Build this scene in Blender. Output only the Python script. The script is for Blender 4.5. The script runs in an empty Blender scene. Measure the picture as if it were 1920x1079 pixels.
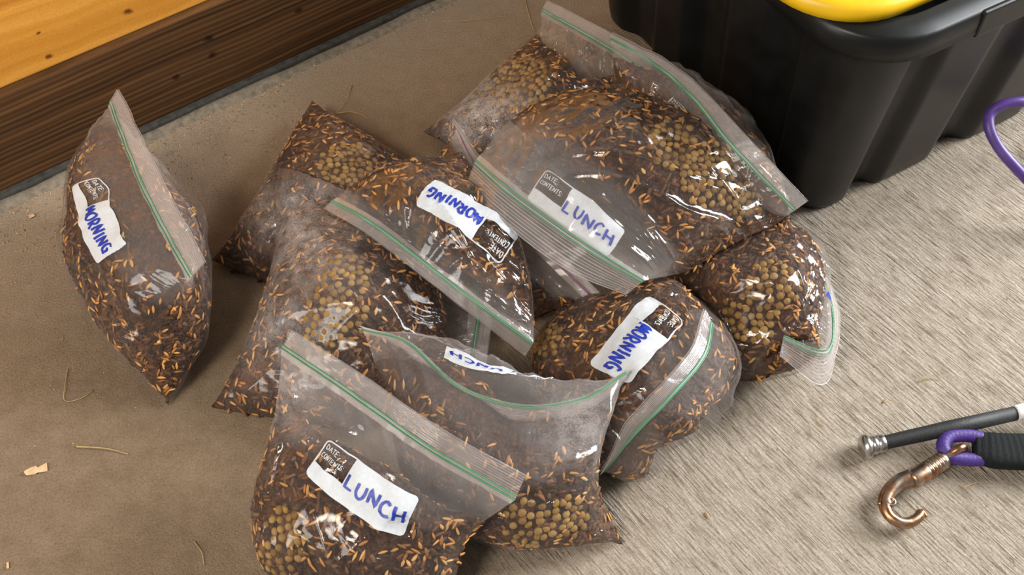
import bpy, bmesh, math, random
import numpy as np
from mathutils import Vector, Matrix
from mathutils.bvhtree import BVHTree

random.seed(7); RNG = np.random.default_rng(11)
S = bpy.context.scene
COL = S.collection

# ------------------------------------------------------------------ camera
FPX, W0, H0 = 2000.0, 1920.0, 1079.0
PITCH, CAMH = math.radians(53.5), 1.06
FW = np.array([0, math.cos(PITCH), -math.sin(PITCH)])
UP = np.array([0, math.sin(PITCH), math.cos(PITCH)])
RT = np.array([1.0, 0, 0])
CAM = -FW * CAMH / math.sin(PITCH)
cd = bpy.data.cameras.new('camera'); cam = bpy.data.objects.new('camera', cd); COL.objects.link(cam)
cam.location = CAM; cam.rotation_euler = (math.pi / 2 - PITCH, 0, 0)
cd.sensor_fit = 'HORIZONTAL'; cd.sensor_width = 36.0; cd.lens = 36.0 * FPX / W0
cd.clip_start = 0.02; cd.clip_end = 50
S.camera = cam

def P(px, py, zcm=0.0):
    """world point seen at a photo pixel, at height zcm (centimetres) above the floor"""
    z = zcm * 0.01
    d = FW + RT * (px - W0 / 2) / FPX - UP * (py - H0 / 2) / FPX
    return CAM + d * (z - CAM[2]) / d[2]

# ------------------------------------------------------------------ world and lights
wd = bpy.data.worlds.new('barn_interior'); S.world = wd; wd.use_nodes = True
wd.node_tree.nodes['Background'].inputs[0].default_value = (0.79, 0.78, 0.77, 1)
wd.node_tree.nodes['Background'].inputs[1].default_value = 0.34

def area(name, loc, target, sx, sy, power, color):
    l = bpy.data.lights.new(name, 'AREA'); l.shape = 'RECTANGLE'; l.size = sx; l.size_y = sy
    l.energy = power; l.color = color
    o = bpy.data.objects.new(name, l); COL.objects.link(o); o.location = loc
    o.rotation_euler = (Vector(target) - Vector(loc)).to_track_quat('-Z', 'Y').to_euler()
    return o
area('barn_door_daylight', (2.7, 0.80, 1.55), (0.2, 0.0, 0.05), 1.5, 1.7, 205, (0.96, 0.98, 1.0))
area('warm_fill_light', (-1.1, -1.5, 2.2), (-0.3, 0.2, 0), 0.6, 0.6, 38, (1.0, 0.90, 0.78))  # added warm fill, high behind the camera, to brighten the left side
area('rear_fill_light', (-2.4, -1.8, 1.4), (-0.2, 0.1, 0.05), 1.0, 1.4, 40, (1.0, 0.97, 0.93))  # added fill from low behind left, puts highlights on the film creases

S.view_settings.view_transform = 'Standard'; S.view_settings.look = 'None'
S.view_settings.gamma = 1.0; S.view_settings.use_curve_mapping = False
S.view_settings.exposure = 0.08
S.cycles.transparent_max_bounces = 40
S.cycles.max_bounces = 8
S.cycles.sample_clamp_indirect = 6.0

# ------------------------------------------------------------------ node helpers
class NT:
    def __init__(s, name):
        s.m = bpy.data.materials.new(name); s.m.use_nodes = True
        s.t = s.m.node_tree; s.t.nodes.clear()
        s.out = s.t.nodes.new('ShaderNodeOutputMaterial')
    def n(s, typ, **kw):
        nd = s.t.nodes.new('ShaderNode' + typ)
        for k, v in kw.items():
            if k in nd.inputs.keys() if isinstance(k, str) else False: s.i(nd, k, v)
            else: setattr(nd, k, v)
        return nd
    def i(s, nd, key, v):
        sk = nd.inputs[key]
        if isinstance(v, bpy.types.NodeSocket): s.t.links.new(v, sk)
        else: sk.default_value = v
    def coord(s, kind='Object', scale=(1, 1, 1), rot=(0, 0, 0), loc=(0, 0, 0)):
        c = s.n('TexCoord'); m = s.n('Mapping')
        s.i(m, 'Vector', c.outputs[kind]); m.inputs['Scale'].default_value = scale
        m.inputs['Rotation'].default_value = rot; m.inputs['Location'].default_value = loc
        return m.outputs[0]
    def noise(s, vec, scale, detail=4, rough=0.55, dist=0.0):
        n = s.n('TexNoise'); s.i(n, 'Vector', vec); n.inputs['Scale'].default_value = scale
        n.inputs['Detail'].default_value = detail; n.inputs['Roughness'].default_value = rough
        n.inputs['Distortion'].default_value = dist
        return n.outputs['Fac']
    def ramp(s, fac, stops, interp='LINEAR'):
        r = s.n('ValToRGB'); s.i(r, 'Fac', fac); r.color_ramp.interpolation = interp
        el = r.color_ramp.elements
        while len(el) < len(stops): el.new(0.5)
        for e, (p, c) in zip(el, stops):
            e.position = p; e.color = c if len(c) == 4 else (*c, 1)
        return r.outputs['Color']
    def math(s, op, a, b=0.0, clamp=False):
        m = s.n('Math', operation=op, use_clamp=clamp); s.i(m, 0, a); s.i(m, 1, b); return m.outputs[0]
    def mix(s, fac, a, b, blend='MIX'):
        m = s.n('Mix', data_type='RGBA', blend_type=blend)
        s.i(m, 0, fac); s.i(m, 6, a if isinstance(a, bpy.types.NodeSocket) else (*a[:3], 1))
        s.i(m, 7, b if isinstance(b, bpy.types.NodeSocket) else (*b[:3], 1))
        return m.outputs[2]
    def bump(s, h, strength=0.5, dist=0.002, normal=None):
        b = s.n('Bump'); s.i(b, 'Height', h); b.inputs['Strength'].default_value = strength
        b.inputs['Distance'].default_value = dist
        if normal is not None: s.i(b, 'Normal', normal)
        return b.outputs[0]
    def bsdf(s, color, rough=0.6, normal=None, metallic=0.0, spec=0.5, coat=0.0, **kw):
        b = s.n('BsdfPrincipled')
        s.i(b, 'Base Color', color if isinstance(color, bpy.types.NodeSocket) else (*color[:3], 1))
        s.i(b, 'Roughness', rough); s.i(b, 'Metallic', metallic); s.i(b, 'Specular IOR Level', spec)
        s.i(b, 'Coat Weight', coat)
        if normal is not None: s.i(b, 'Normal', normal)
        return b.outputs[0]
    def done(s, shader):
        s.t.links.new(shader, s.out.inputs['Surface']); return s.m

def simple(name, col, rough=0.6, metallic=0.0, var=0.15, nscale=60, bump=0.15, spec=0.5):
    t = NT(name); v = t.coord('Object')
    n = t.noise(v, nscale)
    lo = tuple(c * (1 - var) for c in col); hi = tuple(min(1, c * (1 + var)) for c in col)
    c = t.ramp(n, [(0.3, lo), (0.7, hi)])
    return t.done(t.bsdf(c, rough, t.bump(n, bump, 0.001), metallic, spec))

# ------------------------------------------------------------------ mesh helpers
def obj(name, verts, faces, mat, parent=None, smooth=True, uv=None):
    me = bpy.data.meshes.new(name)
    v = np.asarray(verts, dtype=float)
    me.from_pydata([tuple(p) for p in v], [], [tuple(int(i) for i in f) for f in faces])
    me.materials.append(mat)
    if smooth: me.polygons.foreach_set('use_smooth', [True] * len(me.polygons))
    me.update()
    o = bpy.data.objects.new(name, me); COL.objects.link(o)
    if parent is not None:
        o.parent = parent; o.matrix_parent_inverse = Matrix.Identity(4)
        me.transform(Matrix.Translation(-Vector(parent_origin(parent))))
    return o

def parent_origin(p):
    loc = Vector((0, 0, 0))
    while p is not None:
        loc += p.location; p = p.parent
    return loc

def empty(name, loc, label, cat, group=None):
    o = bpy.data.objects.new(name, None); COL.objects.link(o); o.location = Vector(loc)
    o.empty_display_size = 0.03
    tag(o, label, cat, group); return o

def tag(o, label, cat, group=None, kind=None):
    if label: o['label'] = label
    if cat: o['category'] = cat
    if group: o['group'] = group
    if kind: o['kind'] = kind
    return o

def struct(o):
    o['kind'] = 'structure'; return o

class MB:
    def __init__(s): s.v = []; s.f = []
    def add(s, v, f):
        b = len(s.v); s.v += [tuple(p) for p in v]; s.f += [tuple(i + b for i in q) for q in f]; return s
    def box(s, c, sx, sy, sz, ax=(1, 0, 0), ay=(0, 1, 0), az=(0, 0, 1), bev=0.0):
        c, ax, ay, az = (np.array(q, float) for q in (c, ax, ay, az))
        bm = bmesh.new(); bmesh.ops.create_cube(bm, size=1.0)
        for q in bm.verts: q.co = Vector((q.co.x * sx, q.co.y * sy, q.co.z * sz))
        if bev: bmesh.ops.bevel(bm, geom=bm.edges[:], offset=bev, segments=2, affect='EDGES', profile=0.6)
        bm.verts.index_update()
        v = [c + ax * q.co.x + ay * q.co.y + az * q.co.z for q in bm.verts]
        f = [[q.index for q in p.verts] for p in bm.faces]; bm.free()
        return s.add(v, f)
    def tube(s, pts, rad, n=10, cap=True, closed=False, flat=1.0, upv=(0, 0, 1)):
        pts = np.array(pts, float); m = len(pts)
        r = np.full(m, rad) if np.isscalar(rad) else np.array(rad, float)
        t = np.zeros_like(pts)
        if closed: t = np.roll(pts, -1, 0) - np.roll(pts, 1, 0)
        else:
            t[1:-1] = pts[2:] - pts[:-2]; t[0] = pts[1] - pts[0]; t[-1] = pts[-1] - pts[-2]
        t /= np.linalg.norm(t, axis=1)[:, None] + 1e-12
        u = np.array(upv, float); V = []
        for k in range(m):
            a = u - t[k] * (u @ t[k]); a /= np.linalg.norm(a) + 1e-12
            b = np.cross(t[k], a)
            if not closed: u = a
            for j in range(n):
                w = 2 * math.pi * j / n
                V.append(pts[k] + r[k] * (math.cos(w) * a * flat + math.sin(w) * b))
        F = []
        for k in range(m if closed else m - 1):
            k2 = (k + 1) % m
            for j in range(n):
                j2 = (j + 1) % n
                F.append((k * n + j, k * n + j2, k2 * n + j2, k2 * n + j))
        if cap and not closed:
            F.append(tuple(range(n))[::-1]); F.append(tuple((m - 1) * n + j for j in range(n)))
        return s.add(V, F)
    def lathe(s, base, axis, prof, n=20):
        base = np.array(base, float); ax = np.array(axis, float); ax /= np.linalg.norm(ax)
        pts = [base + ax * h for h, _ in prof]
        a = np.array([0, 0, 1.0]) if abs(ax[2]) < .9 else np.array([1.0, 0, 0])
        a = a - ax * (a @ ax); a /= np.linalg.norm(a); b = np.cross(ax, a)
        V = []; F = []
        for p, (h, r) in zip(pts, prof):
            for j in range(n):
                w = 2 * math.pi * j / n; V.append(p + max(r, 1e-5) * (math.cos(w) * a + math.sin(w) * b))
        for k in range(len(prof) - 1):
            for j in range(n):
                j2 = (j + 1) % n; F.append((k * n + j, k * n + j2, (k + 1) * n + j2, (k + 1) * n + j))
        F.append(tuple(range(n))[::-1]); F.append(tuple((len(prof) - 1) * n + j for j in range(n)))
        return s.add(V, F)
    def build(s, name, mat, parent=None, smooth=True): return obj(name, s.v, s.f, mat, parent, smooth)

def spline(pts, n):
    """Catmull-Rom through points, resampled to n points by arc length"""
    p = np.array(pts, float)
    if len(p) == 2: d = np.linspace(0, 1, 60)[:, None]; q = p[0] * (1 - d) + p[1] * d
    else:
        e = np.vstack([2 * p[0] - p[1], p, 2 * p[-1] - p[-2]]); q = []
        for k in range(1, len(e) - 2):
            for t in np.linspace(0, 1, 24, endpoint=False):
                a, b, c, d = e[k - 1:k + 3]
                q.append(.5 * (2 * b + (c - a) * t + (2 * a - 5 * b + 4 * c - d) * t * t + (3 * b - a - 3 * c + d) * t ** 3))
        q.append(p[-1]); q = np.array(q)
    L = np.r_[0, np.cumsum(np.linalg.norm(np.diff(q, axis=0), axis=1))]
    s = np.linspace(0, L[-1], n)
    return np.stack([np.interp(s, L, q[:, i]) for i in range(q.shape[1])], 1)

def fade_noise(shape, cells, rng):
    """smooth value noise on a grid"""
    g = rng.normal(size=(cells[0] + 3, cells[1] + 3))
    y = np.linspace(0, cells[0], shape[0]); x = np.linspace(0, cells[1], shape[1])
    yi = np.clip(y.astype(int), 0, cells[0]); xi = np.clip(x.astype(int), 0, cells[1])
    fy = (y - yi); fx = (x - xi); fy = (fy * fy * (3 - 2 * fy))[:, None]; fx = (fx * fx * (3 - 2 * fx))[None]
    a = g[yi][:, xi]; b = g[yi][:, xi + 1]; c = g[yi + 1][:, xi]; d = g[yi + 1][:, xi + 1]
    return (a * (1 - fx) + b * fx) * (1 - fy) + (c * (1 - fx) + d * fx) * fy

# ------------------------------------------------------------------ materials
WALL_A = math.atan2(*(P(800, 0) - P(0, 370))[[1, 0]])
BROOM = math.radians(-52)

wn_ = np.array([math.sin(WALL_A), -math.cos(WALL_A), 0])
def mat_floor():
    t = NT('concrete')
    v = t.coord('Object'); vb = t.coord('Object', rot=(0, 0, -BROOM))
    big = t.noise(v, 3.0, 5, 0.6, 0.4); fine = t.noise(v, 420, 3, 0.7); mid = t.noise(v, 38, 5, 0.65)
    sx = t.n('SeparateXYZ'); t.i(sx, 0, v)
    # broomed slab to the right, steel-trowelled and soiled apron towards the wall on the left
    grad = t.math('ADD', t.math('MULTIPLY', sx.outputs[0], 2.3), t.math('MULTIPLY', sx.outputs[1], -0.7))
    grad = t.math('ADD', grad, t.math('MULTIPLY', t.math('SUBTRACT', big, 0.5), 0.5))
    br = t.n('MapRange', interpolation_type='SMOOTHSTEP'); t.i(br, 0, grad)
    br.inputs[1].default_value = -0.25; br.inputs[2].default_value = 0.75
    broom = br.outputs[0]
    mp = t.n('Mapping'); t.i(mp, 'Vector', vb); mp.inputs['Scale'].default_value = (30, 330, 1)
    l1 = t.noise(mp.outputs[0], 1.0, 3, 0.6, 0.25)
    mp2 = t.n('Mapping'); t.i(mp2, 'Vector', vb); mp2.inputs['Scale'].default_value = (34, 170, 1)
    l2 = t.noise(mp2.outputs[0], 1.0, 2, 0.5, 0.4)
    lines = t.math('ADD', t.math('MULTIPLY', l1, 0.7), t.math('MULTIPLY', l2, 0.4))
    soil = t.ramp(t.math('ADD', t.math('MULTIPLY', big, .55), t.math('MULTIPLY', mid, .45)),
                  [(0.32, (0.175, 0.122, 0.078)), (0.55, (0.255, 0.187, 0.124)), (0.75, (0.335, 0.255, 0.178))])
    clean = t.ramp(t.math('ADD', t.math('MULTIPLY', lines, .6), t.math('MULTIPLY', mid, .35)),
                   [(0.32, (0.165, 0.130, 0.090)), (0.50, (0.39, 0.33, 0.26)), (0.76, (0.52, 0.465, 0.39))])
    wx = t.math('ADD', t.math('MULTIPLY', sx.outputs[0], float(wn_[0])), t.math('MULTIPLY', sx.outputs[1], float(wn_[1])))
    wdist = t.math('SUBTRACT', wx, float(P(0, 372) @ wn_))
    du = t.n('MapRange', interpolation_type='SMOOTHSTEP'); t.i(du, 0, t.math('ADD', wdist, t.math('MULTIPLY', t.math('SUBTRACT', big, .5), .3)))
    du.inputs[1].default_value = .30; du.inputs[2].default_value = 0.0
    soil = t.mix(t.math('MULTIPLY', du.outputs[0], .55), soil, (0.40, 0.32, 0.235))     # sandy dust drifted against the wall
    c = t.mix(broom, soil, clean)
    sp = t.ramp(fine, [(0.3, (0.62, 0.62, 0.62)), (0.5, (1, 1, 1)), (0.72, (1.35, 1.3, 1.25))])
    c = t.mix(0.75, c, sp, 'MULTIPLY')
    h = t.math('ADD', t.math('MULTIPLY', t.math('MULTIPLY', lines, broom), 2.6), t.math('ADD', t.math('MULTIPLY', mid, .35), t.math('MULTIPLY', fine, .30)))
    return t.done(t.bsdf(c, 0.9, t.bump(h, 1.0, 0.005), spec=0.15))

def wall_local(px, py, d=0.0):
    """position along and up the wall face of a knot seen at a photo pixel"""
    dr = P(px, py, 0) - CAM; o_ = P(0, 372); wd_ = np.array([math.cos(WALL_A), math.sin(WALL_A), 0])
    q = CAM + dr * (((o_ - wn_ * d - CAM) @ wn_) / (dr @ wn_)) - o_
    return float(q @ wd_), float(q[2])
def mat_wood(name, cols, seed, ang, scale=1.0, knots=(), spec=.35, rough=.45):
    t = NT(name)
    v = t.coord('Object', loc=(seed, seed * .7, 0))
    mp = t.n('Mapping'); t.i(mp, 'Vector', v); mp.inputs['Scale'].default_value = (1.3 * scale, 20, 95 * scale)
    w = t.noise(v, 5, 2, 0.5)
    ad = t.n('VectorMath', operation='ADD'); t.i(ad, 0, mp.outputs[0])
    cb = t.n('CombineXYZ'); t.i(cb, 2, t.math('MULTIPLY', w, 1.2)); t.i(ad, 1, cb.outputs[0])
    g = t.noise(ad.outputs[0], 1.0, 6, 0.68, 0.5)
    wv = t.n('TexWave', wave_type='BANDS', bands_direction='Z'); t.i(wv, 'Vector', ad.outputs[0])
    wv.inputs['Scale'].default_value = 0.42; wv.inputs['Distortion'].default_value = 3; wv.inputs['Detail'].default_value = 3
    wv.inputs['Detail Scale'].default_value = 0.5
    m = t.math('ADD', t.math('MULTIPLY', g, 0.84), t.math('MULTIPLY', wv.outputs['Fac'], 0.14))
    c = t.ramp(m, [(0.28, cols[0]), (0.5, cols[1]), (0.72, cols[2])])
    for kx, kz, kr in knots:
        sb = t.n('VectorMath', operation='SUBTRACT'); t.i(sb, 0, t.coord('Object')); sb.inputs[1].default_value = (kx, 0, kz)
        ml = t.n('VectorMath', operation='MULTIPLY'); t.i(ml, 0, sb.outputs[0]); ml.inputs[1].default_value = (.7 / kr, 0, 1 / kr)
        ln = t.n('VectorMath', operation='LENGTH'); t.i(ln, 0, ml.outputs[0])
        dk = t.math('ADD', ln.outputs['Value'], t.math('MULTIPLY', t.math('SUBTRACT', t.noise(v, 160, 3), .5), 1.0))
        c = t.mix(0.9, c, t.ramp(dk, [(0.35, (0.16, 0.09, 0.05)), (0.9, (1, 1, 1))]), 'MULTIPLY')
    gr = t.noise(v, 700, 2, .6)
    c = t.mix(0.4, c, t.ramp(gr, [(0.3, (.7, .7, .7)), (0.7, (1.25, 1.25, 1.25))]), 'MULTIPLY')
    return t.done(t.bsdf(c, rough, t.bump(m, 0.35, 0.002), spec=spec))

def mat_film(name, haze=0.05, rough=0.07, gloss=1.0, stripe=False, tint=(0.965, 0.955, 0.95)):
    """thin clear polythene: mostly see-through, fresnel gloss, a little milky scatter, dust on the inside"""
    t = NT(name)
    v = t.coord('Object')
    at = t.n('Attribute', attribute_name='dust')
    n1 = t.noise(v, 55, 4, 0.6); n2 = t.noise(v, 600, 3, 0.7)
    wr = t.n('Mapping'); t.i(wr, 'Vector', v); wr.inputs['Scale'].default_value = (7, 15, 11)
    crk = t.noise(wr.outputs[0], 1.0, 2, 0.45, 1.2)
    rid = t.math('ABSOLUTE', t.math('SUBTRACT', crk, 0.5))
    rid = t.math('MINIMUM', rid, 0.10)                      # sharp little crease lines with flat film between
    nor = t.bump(t.math('ADD', t.math('MULTIPLY', rid, 1.0), t.math('ADD', t.math('MULTIPLY', crk, .5), t.math('MULTIPLY', n2, .012))), 0.36, 0.014)
    fr = t.n('Fresnel'); fr.inputs[0].default_value = 1.36; t.i(fr, 'Normal', nor)
    tr = t.n('BsdfTransparent'); tr.inputs[0].default_value = (*tint, 1)
    gl = t.n('BsdfGlossy'); gl.inputs['Roughness'].default_value = rough; t.i(gl, 'Normal', nor)
    df = t.n('BsdfDiffuse'); df.inputs[0].default_value = (0.86, 0.80, 0.77, 1); t.i(df, 'Normal', nor)
    tl = t.n('BsdfTranslucent'); tl.inputs[0].default_value = (0.86, 0.80, 0.77, 1)
    sc = t.n('MixShader'); sc.inputs[0].default_value = 0.4; t.i(sc, 1, df.outputs[0]); t.i(sc, 2, tl.outputs[0])
    lw = t.n('LayerWeight'); lw.inputs[0].default_value = 0.28; t.i(lw, 'Normal', nor)
    hz = t.math('ADD', t.math('MULTIPLY', n1, haze * 1.2), haze * 0.4)
    hz = t.math('ADD', hz, t.math('MULTIPLY', lw.outputs['Facing'], haze * 1.6))
    sl = t.n('Attribute', attribute_name='slack'); hz = t.math('ADD', hz, t.math('MULTIPLY', sl.outputs['Fac'], 0.10))
    if stripe:
        a2 = t.n('Attribute', attribute_name='rib')
        hz = t.math('ADD', hz, t.math('MULTIPLY', a2.outputs['Fac'], 0.42))
    dn = t.math('MULTIPLY', at.outputs['Fac'], t.ramp(t.math('ADD', t.math('MULTIPLY', n2, .6), t.math('MULTIPLY', n1, .5)), [(0.42, (0.05,) * 3), (0.66, (1,) * 3)]))
    hz = t.math('ADD', hz, t.math('MULTIPLY', dn, 0.55), True)
    m1 = t.n('MixShader'); t.i(m1, 0, hz); t.i(m1, 1, tr.outputs[0]); t.i(m1, 2, sc.outputs[0])
    f2 = t.math('MINIMUM', t.math('MULTIPLY', fr.outputs[0], gloss), 0.15)
    m2 = t.n('MixShader'); t.i(m2, 0, f2); t.i(m2, 1, m1.outputs[0]); t.i(m2, 2, gl.outputs[0])
    return t.done(m2.outputs[0])

def mat_feed():
    t = NT('feed_mash'); v = t.coord('Object')
    vo = t.n('TexVoronoi'); t.i(vo, 'Vector', v); vo.inputs['Scale'].default_value = 260; vo.inputs['Randomness'].default_value = 1
    n = t.noise(v, 160, 5, 0.7); big = t.noise(v, 14, 3)
    m = t.math('ADD', t.math('MULTIPLY', n, .6), t.math('MULTIPLY', big, .4))
    c = t.ramp(m, [(0.35, (0.010, 0.004, 0.002)), (0.52, (0.070, 0.028, 0.010)), (0.70, (0.25, 0.105, 0.036))])
    c = t.mix(0.5, c, t.ramp(vo.outputs['Color'], [(0.2, (0.45, 0.40, 0.36)), (0.8, (1.5, 1.3, 1.1))]), 'MULTIPLY')
    return t.done(t.bsdf(c, 0.75, t.bump(t.math('SUBTRACT', n, vo.outputs['Distance']), 0.9, 0.003), spec=.3))

def mat_bits(name, stops, rough=0.6, bump=.3):
    """colour varies from piece to piece through a per-piece attribute"""
    t = NT(name); a = t.n('Attribute', attribute_name='tone'); v = t.coord('Object')
    n = t.noise(v, 500, 3, .6)
    c = t.ramp(t.math('ADD', t.math('MULTIPLY', a.outputs['Fac'], .8), t.math('MULTIPLY', n, .2)), stops)
    return t.done(t.bsdf(c, rough, t.bump(n, bump, .001), spec=.35))

M = {}
M['floor'] = mat_floor()
M['plank'] = mat_wood('golden_pine', [(0.42, 0.155, 0.016), (0.56, 0.235, 0.030), (0.68, 0.32, 0.055)], 2.0, 0, .35, [(*wall_local(240, 22, .012), .006), (*wall_local(92, 106, .012), .005), (*wall_local(72, 62, .012), .003)])
M['dark_wood'] = mat_wood('dark_stained_timber', [(0.010, 0.005, 0.003), (0.080, 0.036, 0.013), (0.17, 0.082, 0.030)], 5.0, 0, 1.0, [(*wall_local(391, 72), .007), (*wall_local(398, 104), .007), (*wall_local(330, 145), .006), (*wall_local(560, 20), .006)])
M['sealant'] = simple('dirty_sealant', (0.040, 0.037, 0.031), .8, 0, .5, 90, .6)
M['mortar'] = simple('dusty_mortar', (0.20, 0.165, 0.12), .95, 0, .35, 120, .8)
M['film'] = mat_film('clear_film', 0.028, 0.05, 1.5)
M['lip'] = mat_film('zip_lip_film', 0.13, 0.12, .8, True)
M['faint'] = mat_film('faint_print', 0.22, 0.3, .5)
M['green'] = simple('green_zip_track', (0.07, 0.27, 0.13), .35, 0, .1, 60, .05)
M['palegreen'] = simple('pale_green_zip_track', (0.30, 0.36, 0.31), .35, 0, .1, 60, .05)
M['purple_zip'] = simple('purple_zip_track', (0.19, 0.07, 0.14), .35, 0, .1, 60, .05)
M['white'] = simple('white_label_print', (0.60, 0.63, 0.66), .55, 0, .06, 300, .05)
M['ink'] = simple('blue_marker_ink', (0.012, 0.035, 0.36), .45, 0, .3, 200, .02)
M['feed'] = mat_feed()
M['oat'] = mat_bits('oat_husks', [(0.05, (0.18, 0.075, 0.022)), (0.35, (0.44, 0.18, 0.040)), (0.7, (0.68, 0.33, 0.085)), (1.0, (0.78, 0.48, 0.19))], .5)
M['chunk'] = mat_bits('dark_feed_chunks', [(0.08, (0.012, 0.005, 0.003)), (0.45, (0.062, 0.026, 0.010)), (0.8, (0.16, 0.070, 0.027)), (1.0, (0.29, 0.155, 0.075))], .7)
M['pellet'] = mat_bits('khaki_pellets', [(0.05, (0.17, 0.088, 0.020)), (0.5, (0.29, 0.165, 0.040)), (1.0, (0.40, 0.25, 0.085))], .75)
M['black'] = simple('black_polythene', (0.0065, 0.0071, 0.0070), .36, 0, .35, 25, .12, .32)
M['yellow'] = simple('yellow_plastic', (0.82, 0.49, 0.004), .40, 0, .05, 30, .05)
M['purple'] = simple('purple_cord', (0.055, 0.022, 0.19), .55, 0, .4, 500, .5)
M['purple_rubber'] = simple('purple_rubber', (0.075, 0.035, 0.20), .42, 0, .15, 60, .1)
M['rubber'] = simple('black_grip', (0.014, 0.014, 0.014), .6, 0, .6, 400, .3)
M['web'] = simple('black_webbing', (0.006, 0.008, 0.008), .8, 0, .6, 600, .6, .25)
M['steel'] = simple('brushed_steel', (0.55, 0.53, 0.50), .28, 1.0, .25, 120, .1)
def mat_plating():
    t = NT('worn_brass_plating'); v = t.coord('Object'); n = t.noise(v, 130, 4, .6); n2 = t.noise(v, 35, 2, .5)
    c = t.mix(t.ramp(n2, [(.40, (0, 0, 0)), (.62, (1, 1, 1))]), t.ramp(n, [(.3, (.20, .085, .035)), (.6, (.50, .26, .13))]), t.ramp(n, [(.3, (.34, .29, .24)), (.7, (.62, .55, .48))]))
    return t.done(t.bsdf(c, .33, t.bump(n, .25, .001), 1.0))
M['copper'] = mat_plating()
M['straw'] = simple('dry_straw', (0.42, 0.30, 0.13), .8, 0, .25, 90, .2)
M['chip'] = simple('pale_wood_chip', (0.66, 0.44, 0.25), .85, 0, .2, 150, .4)
M['whiteband'] = simple('white_tape', (0.75, 0.72, 0.68), .6, 0, .1, 80, .1)

# ------------------------------------------------------------------ floor and wall
def grid_plane(x0, x1, y0, y1, nx, ny, z=0):
    V = [(x0 + (x1 - x0) * i / nx, y0 + (y1 - y0) * j / ny, z) for j in range(ny + 1) for i in range(nx + 1)]
    F = [(j * (nx + 1) + i, j * (nx + 1) + i + 1, (j + 1) * (nx + 1) + i + 1, (j + 1) * (nx + 1) + i) for j in range(ny) for i in range(nx)]
    return V, F
V, F = grid_plane(-1.6, 2.2, -0.8, 1.9, 4, 4)
fl = struct(obj('floor', V, F, M['floor'], smooth=False)); tag(fl, 'worn concrete barn floor, trowelled left and broom-finished right', None)

wb = P(0, 372); wdir = np.array([math.cos(WALL_A), math.sin(WALL_A), 0]); wn = np.array([math.sin(WALL_A), -math.cos(WALL_A), 0])
def wall_obj(name, x0, x1, d0, d1, z0, z1, mat, bev=.002, parent=None):
    """board along the wall line: x along, d out from the wall face, z up; local axes follow the board"""
    mb = MB().box(((x0 + x1) / 2, (d0 + d1) / 2, (z0 + z1) / 2), x1 - x0, abs(d1 - d0), z1 - z0, bev=bev)
    o = mb.build(name, mat, None, smooth=False)
    if parent is None:
        o.location = Vector(wb); o.rotation_euler = (0, 0, WALL_A)
    else: o.parent = parent
    return o
# local y of the rotated board = left of wdir = into the wall
wall = struct(wall_obj('wall_back', -1.0, 1.6, 0.045, 0.10, 0.0, 0.56, M['dark_wood'], 0))
tag(wall, 'timber barn wall clad in golden pine planks', None)
for k, (z0, z1) in enumerate(((.149, .345), (.348, .555))):
    wall_obj('plank', -1.0, 1.6, 0.012, 0.044, z0, z1, M['plank'], .0025, wall)
bb = struct(wall_obj('baseboard_back', -1.0, 1.6, 0.0, 0.044, 0.006, 0.148, M['dark_wood'], .003))
tag(bb, 'dark-stained timber skirting board along the wall', None)
tr = struct(wall_obj('trim_1', -1.0, 1.6, -0.012, 0.0, 0.0, 0.012, M['sealant'], .003)); tag(tr, 'grimy grey sealant strip under the skirting board', None)
# ragged mortar ridge in front of the sealant
mbm = MB(); n = 240
rg = np.random.default_rng(3)
wdt = .010 + .006 * np.interp(np.linspace(0, 40, n), range(41), rg.random(41)); hgt = .002 + .004 * np.interp(np.linspace(0, 60, n), range(61), rg.random(61))
Vv = []; Ff = []
for k in range(n):
    x = -1.0 + 2.6 * k / (n - 1)
    Vv += [(x, -.010, .0), (x, -.012, hgt[k] + .002), (x, -.014 - wdt[k] * .5, hgt[k]), (x, -.014 - wdt[k], 0.0)]
    if k: Ff += [((k - 1) * 4 + j, k * 4 + j, k * 4 + j + 1, (k - 1) * 4 + j + 1) for j in range(3)]
t2 = struct(obj('trim_2', Vv, Ff, M['mortar'])); t2.location = Vector(wb); t2.rotation_euler = (0, 0, WALL_A)
tag(t2, 'crumbling pale mortar line where wall meets floor', None)

# ------------------------------------------------------------------ bags of feed
NU, NV = 110, 110
HX0, HY0, HR = -1.2, -0.8, 0.005
HF = np.zeros((400, 480))           # height of everything already lying on the floor (y, x)
def hf_sample(x, y):
    i = np.clip(((x - HX0) / HR).astype(int), 0, 479); j = np.clip(((y - HY0) / HR).astype(int), 0, 399)
    return HF[j, i]

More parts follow.
